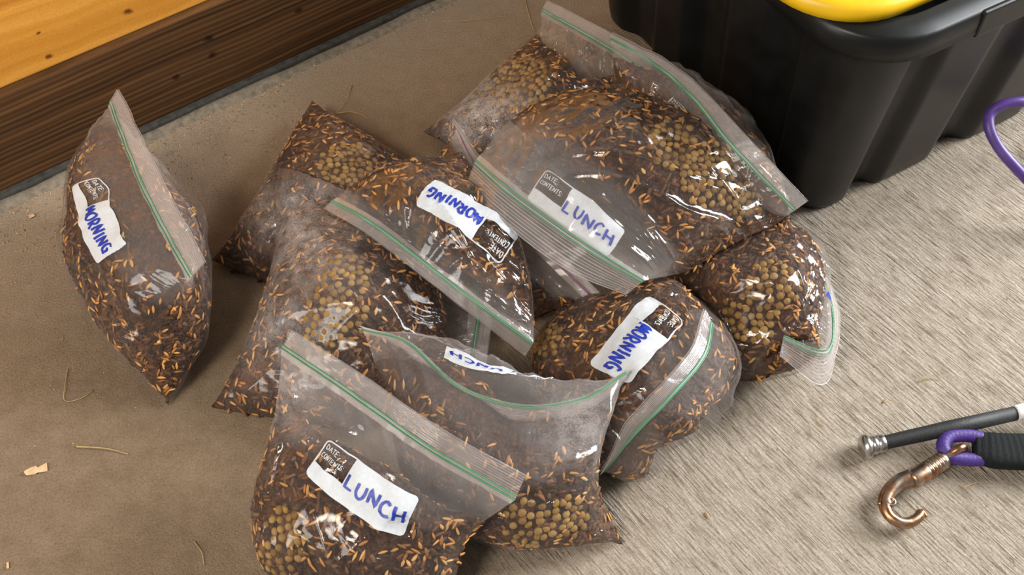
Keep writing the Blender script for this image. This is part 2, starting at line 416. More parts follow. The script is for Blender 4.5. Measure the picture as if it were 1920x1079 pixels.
BAGS = {
 'A': dict(hint=(-1, -.15, .1), hintB=(1, .15, .42), aF=6.6, aB=9.2, fill=.76, vm=.40, ex=2.0,
   bottom=[(205, 400, .5), (258, 560, .3), (316, 762, .3)],
   top=[(207, 193, 16), (268, 355, 17), (357, 522, 16)],
   lip=[(223, 168, 17.6), (296, 322, 18.6), (386, 492, 17.6)],
   left=[(170, 320, 6), (180, 248, 12)], right=[(314, 670, 6), (318, 575, 12)]),
 'B': dict(hint=(0, 0, 1), aF=6.5, aB=2.5, fill=.9, vm=.5,
   bottom=[(585, 189, 3.5), (490, 360, 3.5), (398, 488, 1.2)],
   top=[(830, 330, 2), (760, 480, 2), (690, 570, 1)],
   left=[(650, 238, 3.5), (740, 290, 3)], right=[(470, 518, 1), (580, 560, 1)]),
 'C': dict(hint=(-.2, -.3, 1), aF=7.5, aB=3, fill=.9, vm=.45,
   bottom=[(532, 352, 5), (515, 500, 5), (462, 650, 3.2), (398, 765, .6)],
   top=[(890, 500, 5), (892, 590, 5), (880, 690, 3)],
   lip=[(915, 500, 4.5), (920, 600, 4), (910, 700, 2.5)],
   left=[(640, 385, 6), (760, 430, 6)], right=[(520, 785, .5), (700, 800, 1)]),
 'F': dict(hint=(0, -.3, 1), aF=5, aB=2, fill=.86, vm=.45,
   bottom=[(760, 400, 2), (800, 500, 2), (900, 600, 1)],
   top=[(858, 240, 12), (905, 330, 10), (1000, 450, 9), (1105, 552, 7)],
   lip=[(848, 220, 14), (925, 330, 11.5), (1020, 440, 10), (1125, 550, 7.5)],
   left=[(800, 330, 6)], right=[(1050, 576, 4), (980, 605, 2)]),
 'G': dict(hint=(0, -.2, 1), aF=6.5, aB=3, fill=.8, vm=.45,
   bottom=[(795, 247, 1.5), (900, 300, 2), (1060, 340, 2)],
   top=[(1016, 20, 9), (1085, 58, 11), (1150, 97, 12), (1215, 140, 11)],
   lip=[(1026, 0, 10.5), (1095, 35, 12.5), (1160, 70, 13.5), (1225, 115, 12.5)],
   left=[(880, 185, 2.5), (965, 108, 5), (1010, 58, 8)], right=[(1180, 260, 6), (1210, 190, 10)]),
 'H': dict(hint=(-.5, -.6, .6), hintB=(.55, .45, .65), aF=5.5, aB=7.5, fill=.8, vm=.45,
   bottom=[(1190, 300, .5), (1300, 350, .5), (1420, 425, .5)],
   top=[(1147, 72, 19), (1225, 118, 19.5), (1300, 185, 19.5), (1370, 275, 19), (1490, 395, 16)],
   lip=[(1146, 62, 20), (1240, 108, 21), (1320, 170, 21), (1400, 255, 20.5), (1514, 378, 17.5)],
   left=[(1160, 200, 9)], right=[(1450, 420, 8)]),
 'I': dict(hint=(.2, -.2, 1), aF=8, aB=3, fill=.9, vm=.5,
   bottom=[(1290, 440, 4), (1250, 520, 3), (1230, 610, 2)],
   top=[(1540, 520, 4), (1558, 590, 6), (1548, 655, 8), (1470, 630, 9)],
   lip=[(1550, 520, 2), (1574, 600, 3.5), (1546, 720, 5.5), (1462, 668, 8)],
   left=[(1400, 425, 7), (1500, 440, 6)], right=[(1300, 690, 1), (1400, 715, 1.5), (1455, 690, 5)]),
 'J': dict(hint=(-.5, -.2, .9), hintB=(.75, -.7, .02), aF=5.5, aB=10.4, fill=.84, vm=.5, hx=.30,
   bottom=[(1215, 550, 3), (1090, 585, 2), (1010, 640, 1), (1000, 740, .5)],
   top=[(1334, 608, 12.5), (1320, 670, 13.5), (1255, 748, 13.5), (1195, 808, 10.5), (1132, 882, 5)],
   lip=[(1318, 580, 14), (1296, 655, 15), (1232, 730, 15), (1175, 795, 12), (1124, 890, 5)],
   left=[(1290, 548, 8)], right=[(1060, 830, .6), (1112, 872, 1.2)]),
 'D': dict(hint=(0, -.5, 1), aF=6.0, aB=3.5, fill=.86, vm=.42,
   bottom=[(872, 303, 9), (930, 400, 8), (968, 490, 6)],
   top=[(624, 376, 13), (710, 425, 14), (850, 532, 13), (1000, 642, 10)],
   lip=[(608, 391, 12), (692, 442, 13), (832, 550, 12), (985, 668, 8.8)],
   left=[(785, 305, 11), (700, 325, 12.5)], right=[(988, 545, 7), (1000, 600, 9)]),
 'K': dict(hint=(.1, -.8, .6), hintB=(0, .42, .9), aF=6.5, aB=8.0, fill=.72, vm=.42, ex=3.0,
   bottom=[(760, 960, .5), (960, 1010, .3), (1168, 1018, .3)],
   top=[(680, 616, 13), (765, 640, 14), (850, 715, 14), (930, 750, 14), (1010, 760, 14), (1100, 742, 14), (1176, 694, 14)],
   lip=[(672, 614, 12.5), (752, 650, 12.8), (832, 730, 12.5), (920, 776, 12.3), (1010, 786, 12.3), (1100, 766, 12.3), (1177, 712, 12.6)],
   left=[(715, 720, 9), (745, 850, 4)][::-1], right=[(1125, 930, 4.5), (1128, 820, 9)]),
 'E': dict(hint=(-.1, -.5, 1), aF=6.5, aB=5, fill=.74, vm=.36,
   bottom=[(1170, 166, 16), (1300, 232, 16), (1400, 325, 14), (1480, 432, 10)],
   top=[(893, 300, 16), (965, 362, 17), (1100, 458, 16.5), (1208, 526, 14)],
   lip=[(872, 352, 14.5), (935, 412, 15.4), (1060, 505, 14.8), (1174, 553, 12.5)],
   left=[(1060, 178, 16), (970, 215, 16)], right=[(1385, 470, 9.5), (1290, 508, 10.5)]),
 'L': dict(hint=(-.3, -.7, .7), aF=7.0, aB=5, fill=.76, vm=.34,
   bottom=[(480, 1000, 1), (600, 1120, .5), (830, 1200, .5)],
   top=[(528, 652, 16), (650, 735, 17), (800, 840, 17), (965, 938, 14)],
   lip=[(551, 622, 17.5), (678, 703, 18.6), (828, 806, 18.6), (986, 892, 15.5)],
   left=[(495, 900, 6), (521, 780, 11)], right=[(855, 1080, 5), (885, 1000, 9)]),
}
ORDER = ['B', 'C', 'A', 'F', 'G', 'H', 'I', 'J', 'D', 'K', 'E', 'L']

u = np.linspace(0, 1, NU); v = np.linspace(0, 1, NV); UU, VV = np.meshgrid(u, v)

def bag_targets(key, sp):
    rng = np.random.default_rng(ord(key))
    cv = lambda pts: np.array([P(*q) for q in pts])
    B = spline(cv(sp['bottom']), NU); T = spline(cv(sp['top']), NU)
    Lc = spline(cv([sp['bottom'][0]] + sp['left'] + [sp['top'][0]]), NV)
    Rc = spline(cv([sp['bottom'][-1]] + sp['right'] + [sp['top'][-1]]), NV)
    a = UU[..., None]; b = VV[..., None]
    Sf = (1 - b) * B[None] + b * T[None] + (1 - a) * Lc[:, None] + a * Rc[:, None] \
        - ((1 - a) * (1 - b) * B[0] + a * (1 - b) * B[-1] + (1 - a) * b * T[0] + a * b * T[-1])
    du = np.gradient(Sf, axis=1); dv = np.gradient(Sf, axis=0)
    N = np.cross(du, dv); N /= np.linalg.norm(N, axis=2)[..., None] + 1e-9
    hint = np.array(sp['hint'], float); hint /= np.linalg.norm(hint)
    if (N.reshape(-1, 3).mean(0) @ hint) < 0: N = -N
    hB = np.array(sp.get('hintB', tuple(-hint)), float); hB /= np.linalg.norm(hB)
    NB = -N * .5 + hB * .8; N = N * .6 + hint * .7
    for Nx in (N, NB):
        for _ in range(60):
            Nx[1:-1, 1:-1] = (Nx[:-2, 1:-1] + Nx[2:, 1:-1] + Nx[1:-1, :-2] + Nx[1:-1, 2:]) / 4
        Nx /= np.linalg.norm(Nx, axis=2)[..., None]
    vm = sp['vm']
    hv = np.where(VV < vm, np.sqrt(np.clip(1 - (1 - VV / vm) ** 2, 0, 1)), np.clip((1 - VV) / (1 - vm), 0, 1))
    hv = np.where(VV < vm, hv, np.clip(1 - ((VV - vm) / (1 - vm)) ** sp.get('ex', 1.9), 0, 1))
    hu = np.clip(4 * UU * (1 - UU), 0, 1) ** sp.get('hx', .55)
    lump = 1 + .10 * fade_noise((NV, NU), (4, 4), rng)
    th = hu * hv * lump
    Fr = Sf + N * (th * sp['aF'] * .01)[..., None]
    Bk = Sf + NB * (th * sp['aB'] * .01)[..., None]
    # rest on what lies beneath
    g = hf_sample(Bk[..., 0], Bk[..., 1]); Bk[..., 2] = np.maximum(Bk[..., 2], g + .002)
    g = hf_sample(Fr[..., 0], Fr[..., 1]); Fr[..., 2] = np.maximum(Fr[..., 2], g + .004 + .012 * th)
    for A_ in (Fr, Bk):
        for _ in range(2): A_[1:-1, 1:-1, 2] = A_[1:-1, 1:-1, 2] * .5 + (A_[:-2, 1:-1, 2] + A_[2:, 1:-1, 2] + A_[1:-1, :-2, 2] + A_[1:-1, 2:, 2]) / 8
    # seams coincide
    for s_ in (np.s_[0, :], np.s_[-1, :], np.s_[:, 0], np.s_[:, -1]):
        m_ = (Fr[s_] + Bk[s_]) / 2; Fr[s_] = m_; Bk[s_] = m_
    # contents: the filled part of the volume
    Mid = (Fr + Bk) / 2; half = (Fr - Bk) / 2
    hl = np.linalg.norm(half, axis=2)
    fl_ = sp['fill'] + .05 * fade_noise((1, NU), (1, 5), rng)[0][None, :] * np.ones((NV, 1))
    k = np.sqrt(np.clip(1 - np.clip(VV / fl_, 0, 1.0) ** 7, 0, 1))
    k = k * np.clip(1 - .0035 / (hl + 1e-4), 0, 1)
    cF = Mid + half * k[..., None]; cB = Mid - half * k[..., None]
    # add to the height field
    for q in (cF, cB):
        for ru in (0, .5):
            for rv in (0, .5):
                Q = q[:-1, :-1] * (1 - ru) * (1 - rv) + q[:-1, 1:] * ru * (1 - rv) + q[1:, :-1] * (1 - ru) * rv + q[1:, 1:] * ru * rv
                ok = (VV[:-1, :-1] < fl_[:-1, :-1] + .03)
                i = np.clip(((Q[..., 0] - HX0) / HR).astype(int), 0, 479)[ok]; j = np.clip(((Q[..., 1] - HY0) / HR).astype(int), 0, 399)[ok]
                np.maximum.at(HF, (j, i), Q[..., 2][ok] + .003)
    return Fr, Bk, cF, cB, N, fl_, k, hl, NB

def creases(rng, amount):
    h = np.zeros((NV, NU))
    def sharp(t, n):                       # 1D ridges of uneven spacing and height
        c = np.sort(rng.random(n)); a = rng.uniform(.2, 1, n); w = rng.uniform(.009, .022, n)
        return c, a, w
    for edge_, n, reach in (('b', 15, .34), ('l', 10, .22), ('r', 10, .22), ('t', 9, .30)):
        c, a, w = sharp(None, n); sk = rng.normal(scale=.25, size=n); ln = rng.uniform(.35, 1, n) * reach
        for k in range(n):
            d, e = {'b': (VV, UU), 't': (1 - VV, UU), 'l': (UU, VV), 'r': (1 - UU, VV)}[edge_]
            q = np.abs(e - c[k] - sk[k] * d) / (w[k] * (.6 + 1.2 * d / ln[k]))
            h += a[k] * np.exp(-q) * np.clip(1 - d / ln[k], 0, 1) ** .8
    for k in range(13):                    # long random creases
        x0, y0 = rng.random(2); an = rng.uniform(0, math.pi); L = rng.uniform(.12, .45); w = rng.uniform(.008, .016)
        dx, dy = UU - x0, VV - y0; s = dx * math.cos(an) + dy * math.sin(an); d = np.abs(-dx * math.sin(an) + dy * math.cos(an) + .35 * s * s * rng.normal())
        h += rng.uniform(.3, .9) * np.exp(-d / w) * np.clip(1 - np.abs(s) / L, 0, 1)
    return h * amount

TG = {k: bag_targets(k, BAGS[k]) for k in ORDER}

# --- let the film settle: position-based relaxation of all bags at once, rest lengths slightly long so that it creases
X0 = np.stack([np.stack([TG[k][0], TG[k][1]]) for k in ORDER])          # (bag, sheet, v, u, 3)
NN = np.stack([np.stack([TG[k][4], TG[k][8]]) for k in ORDER])
CC = np.stack([np.stack([TG[k][2], TG[k][3]]) for k in ORDER])
FILLED = np.stack([np.stack([(VV < TG[k][5] * .97)] * 2) for k in ORDER])
X = X0.copy()
for b_ in range(len(ORDER)):
    for s_ in range(2):
        r_ = np.random.default_rng(100 + b_ * 2 + s_)
        nz = (fade_noise((NV, NU), (9, 13), r_) * .0022 + fade_noise((NV, NU), (20, 26), r_) * .0008) + creases(r_, .0105)
        X[b_, s_] += NN[b_, s_] * (nz * np.minimum(1, np.minimum(np.minimum(UU, 1 - UU), np.minimum(VV, 1 - VV)) * 12))[..., None]
def lens(Y, ax):
    return np.linalg.norm(np.diff(Y, axis=ax), axis=-1)
FLATU, FLATV = .27 / (NU - 1), .27 / (NV - 1)
LU, LV = lens(X0, 3), lens(X0, 2)
RU = np.clip(np.maximum(LU * 1.035, FLATU * .92), None, LU * 1.16 + .0003)
RV = np.clip(np.maximum(LV * 1.02, FLATV * .85), None, LV * 1.10 + .0003)
def solve(ax, R, par, stiff):
    sl = [slice(None)] * 5; s2 = list(sl); rl = [slice(None)] * 4
    sl[ax] = slice(par, X.shape[ax] - 1, 2); s2[ax] = slice(par + 1, None, 2); rl[ax] = slice(par, None, 2)
    A_ = X[tuple(sl)]; B_ = X[tuple(s2)]; d = B_ - A_
    l = np.linalg.norm(d, axis=-1) + 1e-9
    c = d * (stiff * .5 * (l - R[tuple(rl)]) / l)[..., None]
    X[tuple(sl)] += c; X[tuple(s2)] -= c
X0 = X * .75 + X0 * .25
soft = np.where(FILLED, .06, .03)[..., None]
edge = (np.minimum(np.minimum(UU, 1 - UU), np.minimum(VV, 1 - VV)) < 1e-6)
pin = np.where(edge, .25, 0.0)[None, None, ..., None]
for it in range(45):
    for ax, R in ((3, RU), (2, RV)):
        for par in (0, 1): solve(ax, R, par, .9)
    # bending
    for ax in (2, 3):
        c = [slice(None)] * 5; a_ = list(c); b2 = list(c); c[ax] = slice(1, -1); a_[ax] = slice(0, -2); b2[ax] = slice(2, None)
        X[tuple(c)] += .025 * ((X[tuple(a_)] + X[tuple(b2)]) / 2 - X[tuple(c)])
    X += np.maximum(soft, pin) * (X0 - X)
    dd = ((X - CC) * NN).sum(-1); push = np.where(FILLED & (dd < .0022), .0022 - dd, 0)
    X += NN * (push * .6)[..., None]
    X[..., 2] = np.maximum(X[..., 2], .0012)
    for s_ in (np.s_[0, :], np.s_[-1, :], np.s_[:, 0], np.s_[:, -1]):
        m_ = (X[:, 0][(slice(None),) + s_] + X[:, 1][(slice(None),) + s_]) / 2
        X[:, 0][(slice(None),) + s_] = m_; X[:, 1][(slice(None),) + s_] = m_

def grid_faces(nv, nu, off=0, flip=False):
    i = np.arange(nv * nu).reshape(nv, nu) + off
    q = np.stack([i[:-1, :-1], i[:-1, 1:], i[1:, 1:], i[1:, :-1]], -1).reshape(-1, 4)
    return q[:, ::-1] if flip else q

def attr(o, name, vals):
    a = o.data.attributes.new(name, 'FLOAT', 'POINT'); a.data.foreach_set('value', np.asarray(vals, dtype=np.float32).ravel())

def fast_obj(name, V, F, mat, parent, smooth=True):
    """V (n,3), F (m,k) equal-sided faces"""
    V = np.asarray(V, dtype=np.float32) - np.array(parent_origin(parent), dtype=np.float32)
    F = np.asarray(F, dtype=np.int32); k = F.shape[1]
    me = bpy.data.meshes.new(name)
    me.vertices.add(len(V)); me.vertices.foreach_set('co', V.ravel())
    me.loops.add(F.size); me.loops.foreach_set('vertex_index', F.ravel())
    me.polygons.add(len(F)); me.polygons.foreach_set('loop_start', np.arange(0, F.size, k)); 
    if smooth: me.polygons.foreach_set('use_smooth', np.ones(len(F), bool))
    me.materials.append(mat); me.update(calc_edges=True); me.validate()
    o = bpy.data.objects.new(name, me); COL.objects.link(o); o.parent = parent
    return o

def sampler(G):
    """bilinear lookup on a (NV,NU,k) grid"""
    def f(uu, vv):
        x = np.clip(np.asarray(uu) * (NU - 1), 0, NU - 1.001); y = np.clip(np.asarray(vv) * (NV - 1), 0, NV - 1.001)
        i = x.astype(int); j = y.astype(int); fx = (x - i)[..., None]; fy = (y - j)[..., None]
        return (G[j, i] * (1 - fx) + G[j, i + 1] * fx) * (1 - fy) + (G[j + 1, i] * (1 - fx) + G[j + 1, i + 1] * fx) * fy
    return f
def normals(G, hint):
    n = np.cross(np.gradient(G, axis=1), np.gradient(G, axis=0)); n /= np.linalg.norm(n, axis=2)[..., None] + 1e-9
    s = np.sign((n * hint).sum(-1)); s[s == 0] = 1
    return n * s[..., None]

# small piece templates ------------------------------------------------
def spindle(nr, rings):
    V = [(-.5, 0, 0)]; F3 = []
    for x, r in rings:
        for j in range(nr):
            w = 2 * math.pi * j / nr; V.append((x, r * math.cos(w), r * math.sin(w)))
    V.append((.5, 0, 0)); last = len(V) - 1
    for j in range(nr): F3.append((0, 1 + (j + 1) % nr, 1 + j))
    for k in range(len(rings) - 1):
        for j in range(nr):
            a = 1 + k * nr + j; b = 1 + k * nr + (j + 1) % nr; F3 += [(a, b, b + nr), (a, b + nr, a + nr)]
    s = 1 + (len(rings) - 1) * nr
    for j in range(nr): F3.append((s + j, s + (j + 1) % nr, last))
    return np.array(V), np.array(F3)
OAT = spindle(5, [(-.28, .40), (.02, .5), (.30, .33)])
CHUNK = spindle(5, [(-.44, .44), (.05, .5), (.46, .40)])
BALL = spindle(8, [(-.38, .32), (-.15, .48), (.15, .48), (.38, .32)])

def scatter(name, tmpl, pos, nrm, size, mat, parent, rng, tilt=.25, kind='stuff', seeds=None):
    n = len(pos)
    if n == 0: return None
    Vt, Ft = tmpl
    r = rng.normal(size=(n, 3)); t = r - nrm * (r * nrm).sum(1)[:, None]; t /= np.linalg.norm(t, axis=1)[:, None] + 1e-9
    t = t + nrm * rng.normal(scale=tilt, size=(n, 1)); t /= np.linalg.norm(t, axis=1)[:, None]
    b = np.cross(nrm, t); b /= np.linalg.norm(b, axis=1)[:, None] + 1e-9; c = np.cross(t, b)
    Vx = pos[:, None] + t[:, None] * (Vt[None, :, :1] * size[:, None, :1]) + b[:, None] * (Vt[None, :, 1:2] * size[:, None, 1:2]) + c[:, None] * (Vt[None, :, 2:] * size[:, None, 2:])
    Fx = Ft[None] + (np.arange(n) * len(Vt))[:, None, None]
    o = fast_obj(name, Vx.reshape(-1, 3), Fx.reshape(-1, 3), mat, parent)
    attr(o, 'tone', np.repeat(rng.random(n), len(Vt)))
    if kind: o['kind'] = kind
    return o

# lettering ------------------------------------------------------------
GL = {  # pen strokes in a unit box, y up
 'M': [[(0, 0), (.12, 1), (.48, .25), (.88, 1), (1, 0)]],
 'O': [[(.5, 1), (.1, .8), (0, .4), (.25, 0), (.7, .02), (.95, .45), (.8, .88), (.45, 1)]],
 'R': [[(.1, 0), (.12, 1), (.6, 1), (.85, .75), (.6, .5), (.15, .45)], [(.35, .47), (.95, -.05)]],
 'N': [[(0, 0), (.08, 1), (.85, .02), (.98, 1)]],
 'I': [[(.5, 0), (.55, 1)]],
 'G': [[(.85, .9), (.45, 1), (.05, .6), (.15, .1), (.6, 0), (.9, .3), (.88, .48), (.5, .45)], [(.88, .45), (.75, -.15)]],
 'L': [[(.15, 1), (.02, .05), (.85, .08)]],
 'U': [[(.05, 1), (.02, .35), (.3, .0), (.7, .08), (.92, .5), (.95, 1)]],
 'C': [[(.9, .85), (.5, 1), (.08, .6), (.1, .15), (.5, -.02), (.95, .12)]],
 'H': [[(.05, 1), (.02, 0)], [(.9, 1), (.95, 0)], [(.0, .48), (.95, .52)]],
 'D': [[(.1, 0), (.1, 1), (.55, .98), (.9, .6), (.8, .15), (.1, 0)]],
 'A': [[(0, 0), (.5, 1), (1, 0)], [(.2, .35), (.8, .35)]],
 'T': [[(0, 1), (1, 1)], [(.5, 1), (.5, 0)]],
 'E': [[(.95, 1), (.05, 1), (.05, 0), (.95, 0)], [(.05, .52), (.8, .52)]],
 'S': [[(.9, .85), (.5, 1), (.1, .78), (.3, .55), (.75, .42), (.9, .2), (.5, 0), (.05, .15)]],
 ':': [[(.3, .62), (.3, .74)], [(.3, .05), (.3, .17)]],
}
def ribbon(pts, w):
    p = np.array(pts, float); t = np.gradient(p, axis=0); t /= np.linalg.norm(t, axis=1)[:, None] + 1e-9
    n = np.stack([-t[:, 1], t[:, 0]], 1)
    return np.concatenate([p + n * w / 2, p - n * w / 2]), [(i, i + 1, len(p) + i + 1, len(p) + i) for i in range(len(p) - 1)]
def text_strokes(txt, x, y, cw, ch, w, gap=.28, slant=0.0, wob=0.0, rng=None, curved=True):
    V = []; F = []
    for c in txt:
        wd = cw * (.45 if c in 'I:' else 1.0)
        dy = (rng.normal() * wob * ch) if wob else 0
        for st in GL[c]:
            q = np.array([(x + (a * wd) + slant * b * ch, y + dy + b * ch) for a, b in st])
            if curved and len(q) > 4: q = spline(q, 22)
            else: q = np.concatenate([np.linspace(q[i], q[i + 1], 7)[(i > 0):] for i in range(len(q) - 1)])
            rv, rf = ribbon(q, w); b0 = len(V); V += [tuple(z) for z in rv]; F += [tuple(i + b0 for i in f) for f in rf]
        x += wd + cw * gap
    return V, F

LAB_W, LAB_H = 9.6, 4.3      # label proportions (cm); label coordinates x right, y up
BOX_W, BOX_H = 3.4, 2.7
def label_geo():
    V = []; F = []
    def strip(xs, lo, hi, ny=10):
        b = len(V)
        for x, l, h in zip(xs, lo, hi):
            for j in range(ny + 1): V.append((x, l + (h - l) * j / ny))
        for i in range(len(xs) - 1):
            for j in range(ny): F.append((b + i * (ny + 1) + j, b + (i + 1) * (ny + 1) + j, b + (i + 1) * (ny + 1) + j + 1, b + i * (ny + 1) + j + 1))
    R = .5
    cl = lambda x: R - math.sqrt(max(0, R * R - (R - x) ** 2)) if x < R else 0
    xs = sorted(set([R * (1 - math.cos(a)) for a in np.linspace(0, math.pi / 2, 6)] + list(np.linspace(R, BOX_W, 12))))
    strip(xs, [cl(x) for x in xs], [LAB_H - BOX_H] * len(xs), 6)
    xs = sorted(set(list(np.linspace(BOX_W, LAB_W - R, 24)) + [LAB_W - R * (1 - math.cos(a)) for a in np.linspace(0, math.pi / 2, 6)]))
    strip(xs, [cl(LAB_W - x) for x in xs], [LAB_H - cl(LAB_W - x) for x in xs], 14)
    pth = [(0.06, LAB_H - BOX_H - .05)] + [(0.06, y) for y in np.linspace(LAB_H - BOX_H, LAB_H - .5, 8)] + \
          [(.06 + .44 * (1 - math.cos(a)), LAB_H - .5 + .44 * math.sin(a)) for a in np.linspace(0, math.pi / 2, 6)][1:] + [(x, LAB_H - .06) for x in np.linspace(.6, BOX_W + .05, 12)]
    rv, rf = ribbon(pth, .13); b = len(V); V += [tuple(q) for q in rv]; F += [tuple(i + b for i in f) for f in rf]
    return V, F
LABG = label_geo()

FRONT_BVH = {}
def pix_uv(G, px, py):
    """sheet parameters of the sheet point nearest to the camera ray through a pixel"""
    Q = G.reshape(-1, 3); w = Q - CAM
    zc = w @ FW; X_ = W0 / 2 + FPX * (w @ RT) / zc; Y_ = H0 / 2 - FPX * (w @ UP) / zc
    d = (X_ - px) ** 2 + (Y_ - py) ** 2
    near = d < max(64, d.min() * 1.5)
    d = d + np.where(zc > zc[near].min() + .015, 4000, 0)
    k = np.argsort(d)[:4]; wgt = 1 / (d[k] + 2)
    return np.array([(UU.ravel()[k] * wgt).sum(), (VV.ravel()[k] * wgt).sum()]) / wgt.sum()

def patch_map(G, hint, corners, w, h):
    c = np.array([pix_uv(G, *q) for q in corners]); sp = sampler(G); sn = sampler(normals(G, hint))
    def mapv(V, off):
        V = np.array(V, float); a = (V[:, 0] / w)[:, None]; b = (1 - V[:, 1] / h)[:, None]
        uv = (c[0] * (1 - a) + c[1] * a) * (1 - b) + (c[3] * (1 - a) + c[2] * a) * b
        return sp(uv[:, 0], uv[:, 1]) + sn(uv[:, 0], uv[:, 1]) * off
    return mapv
def add_label(bag, G, hint, corners, txt, rng, zoff=.0012):
    """printed patch laid on a sheet of the bag; corners = TL, TR, BR, BL in reading order"""
    mapv = patch_map(G, hint, corners, LAB_W, LAB_H); sg = 1 if zoff > 0 else -1
    lab = obj('label', mapv(LABG[0], zoff), LABG[1], M['white'], bag); lab['label'] = 'white printed write-on patch'
    if txt:
        n = len(txt); cw = .63 if n > 5 else .86; w = (cw * 1.36) * (n - (0.55 if 'I' in txt else 0))
        x0 = BOX_W + .25 + max(0, (LAB_W - BOX_W - .4 - w) * .3)
        V, F = text_strokes(txt, x0, LAB_H * .34, cw, 1.3, .25, .36, -.08, .08, rng)
        o = obj('handwriting', mapv(V, zoff + .0007), F, M['ink'], lab); o['label'] = 'blue marker handwriting reading ' + txt
    V1, F1 = text_strokes('DATE:', .30, LAB_H - .98, .30, .48, .075, .3, 0, 0, rng)
    V2, F2 = text_strokes('CONTENTS:', .30, LAB_H - 1.85, .235, .48, .07, .3, 0, 0, rng)
    b = len(V1)
    o = obj('printed_text', mapv(V1 + V2, zoff), F1 + [tuple(i + b for i in f) for f in F2], M['white'], lab)
    o['label'] = 'small white print reading DATE: CONTENTS:'
    return lab

LABELS = {
 'A': [(0, [(188, 334), (242, 460), (186, 497), (136, 352)], 'MORNING')],
 'D': [(0, [(938, 498), (778, 385), (816, 337), (975, 440)], 'MORNING')],
 'E': [(0, [(1022, 316), (1175, 432), (1135, 490), (985, 372)], 'LUNCH')],
 'J': [(0, [(1282, 604), (1180, 722), (1104, 684), (1216, 556)], 'MORNING')],
 'K': [(1, [(1034, 724), (832, 674), (838, 650), (1042, 700)], 'LUNCH')],
 'H': [(0, [(1262, 181), (1375, 318), (1338, 335), (1248, 197)], '')],
 'L': [(0, [(618, 823), (788, 932), (756, 1007), (573, 888)], 'LUNCH')],
}
PELLETS = {  # clusters of khaki pellets: photo pixel, radius in pixels
 'B': [(650, 330, 62), (600, 360, 40)], 'C': [(630, 590, 60), (650, 520, 45), (600, 640, 40)],
 'G': [(985, 165, 60), (920, 185, 40)], 'E': [(1260, 270, 45), (1330, 330, 60), (1390, 370, 40)],
 'I': [(1400, 600, 55), (1450, 540, 50), (1360, 640, 40)], 'K': [(990, 980, 45), (1060, 970, 40)],
 'L': [(540, 990, 40), (530, 1040, 40)], 'J': [(1030, 640, 30)], 'A': [], 'D': [], 'F': [], 'H': []}
DUST = {'C': [(560, 440, 110, 1.0), (510, 600, 90, .7)], 'G': [(900, 215, 75, 1.6)], 'B': [(500, 400, 70, .8)], 'K': [(1090, 800, 70, .7)],
        'L': [(530, 760, 60, .5)], 'H': [(1340, 160, 80, .5)], 'E': [(1000, 300, 70, .3)]}
LABEL_TXT = {
 'A': 'clear zip bag of feed marked MORNING standing alone beside the dark skirting board',
 'B': 'feed bag lying half under its neighbours, its pointed dark corner towards the wall',
 'C': 'dusty feed bag with many round pellets, beneath the inverted MORNING bag',
 'D': 'feed bag with upside-down MORNING label in the middle of the pile',
 'E': 'topmost big feed bag with LUNCH seen through its folded flap',
 'F': 'feed bag with purple zip squeezed between the two middle bags',
 'G': 'feed bag with white powder inside at the back of the pile',
 'H': 'dark feed bag leaning against the black tote, long zip curling over it',
 'I': 'right-hand feed bag without readable label, zip end folded down over its side',
 'J': 'feed bag with slanted MORNING label and pale curved zip, right front of pile',
 'K': 'feed bag with wavy zip and upside-down LUNCH label behind the front bag',
 'L': 'front feed bag with LUNCH label the right way up',
}
def cam_px(Q):
    w = Q - CAM; zc = w @ FW
    return W0 / 2 + FPX * (w @ RT) / zc, H0 / 2 - FPX * (w @ UP) / zc

def area_points(G, n, rng, mask):
    """random points on a grid surface, weighted by area"""
    a = np.linalg.norm(np.cross(G[:-1, 1:] - G[:-1, :-1], G[1:, :-1] - G[:-1, :-1]), axis=2) * mask[:-1, :-1]
    p = a.ravel() / a.sum(); k = rng.choice(len(p), n, p=p); j, i = np.divmod(k, NU - 1)
    return (i + rng.random(n)) / (NU - 1), (j + rng.random(n)) / (NV - 1), a.sum()

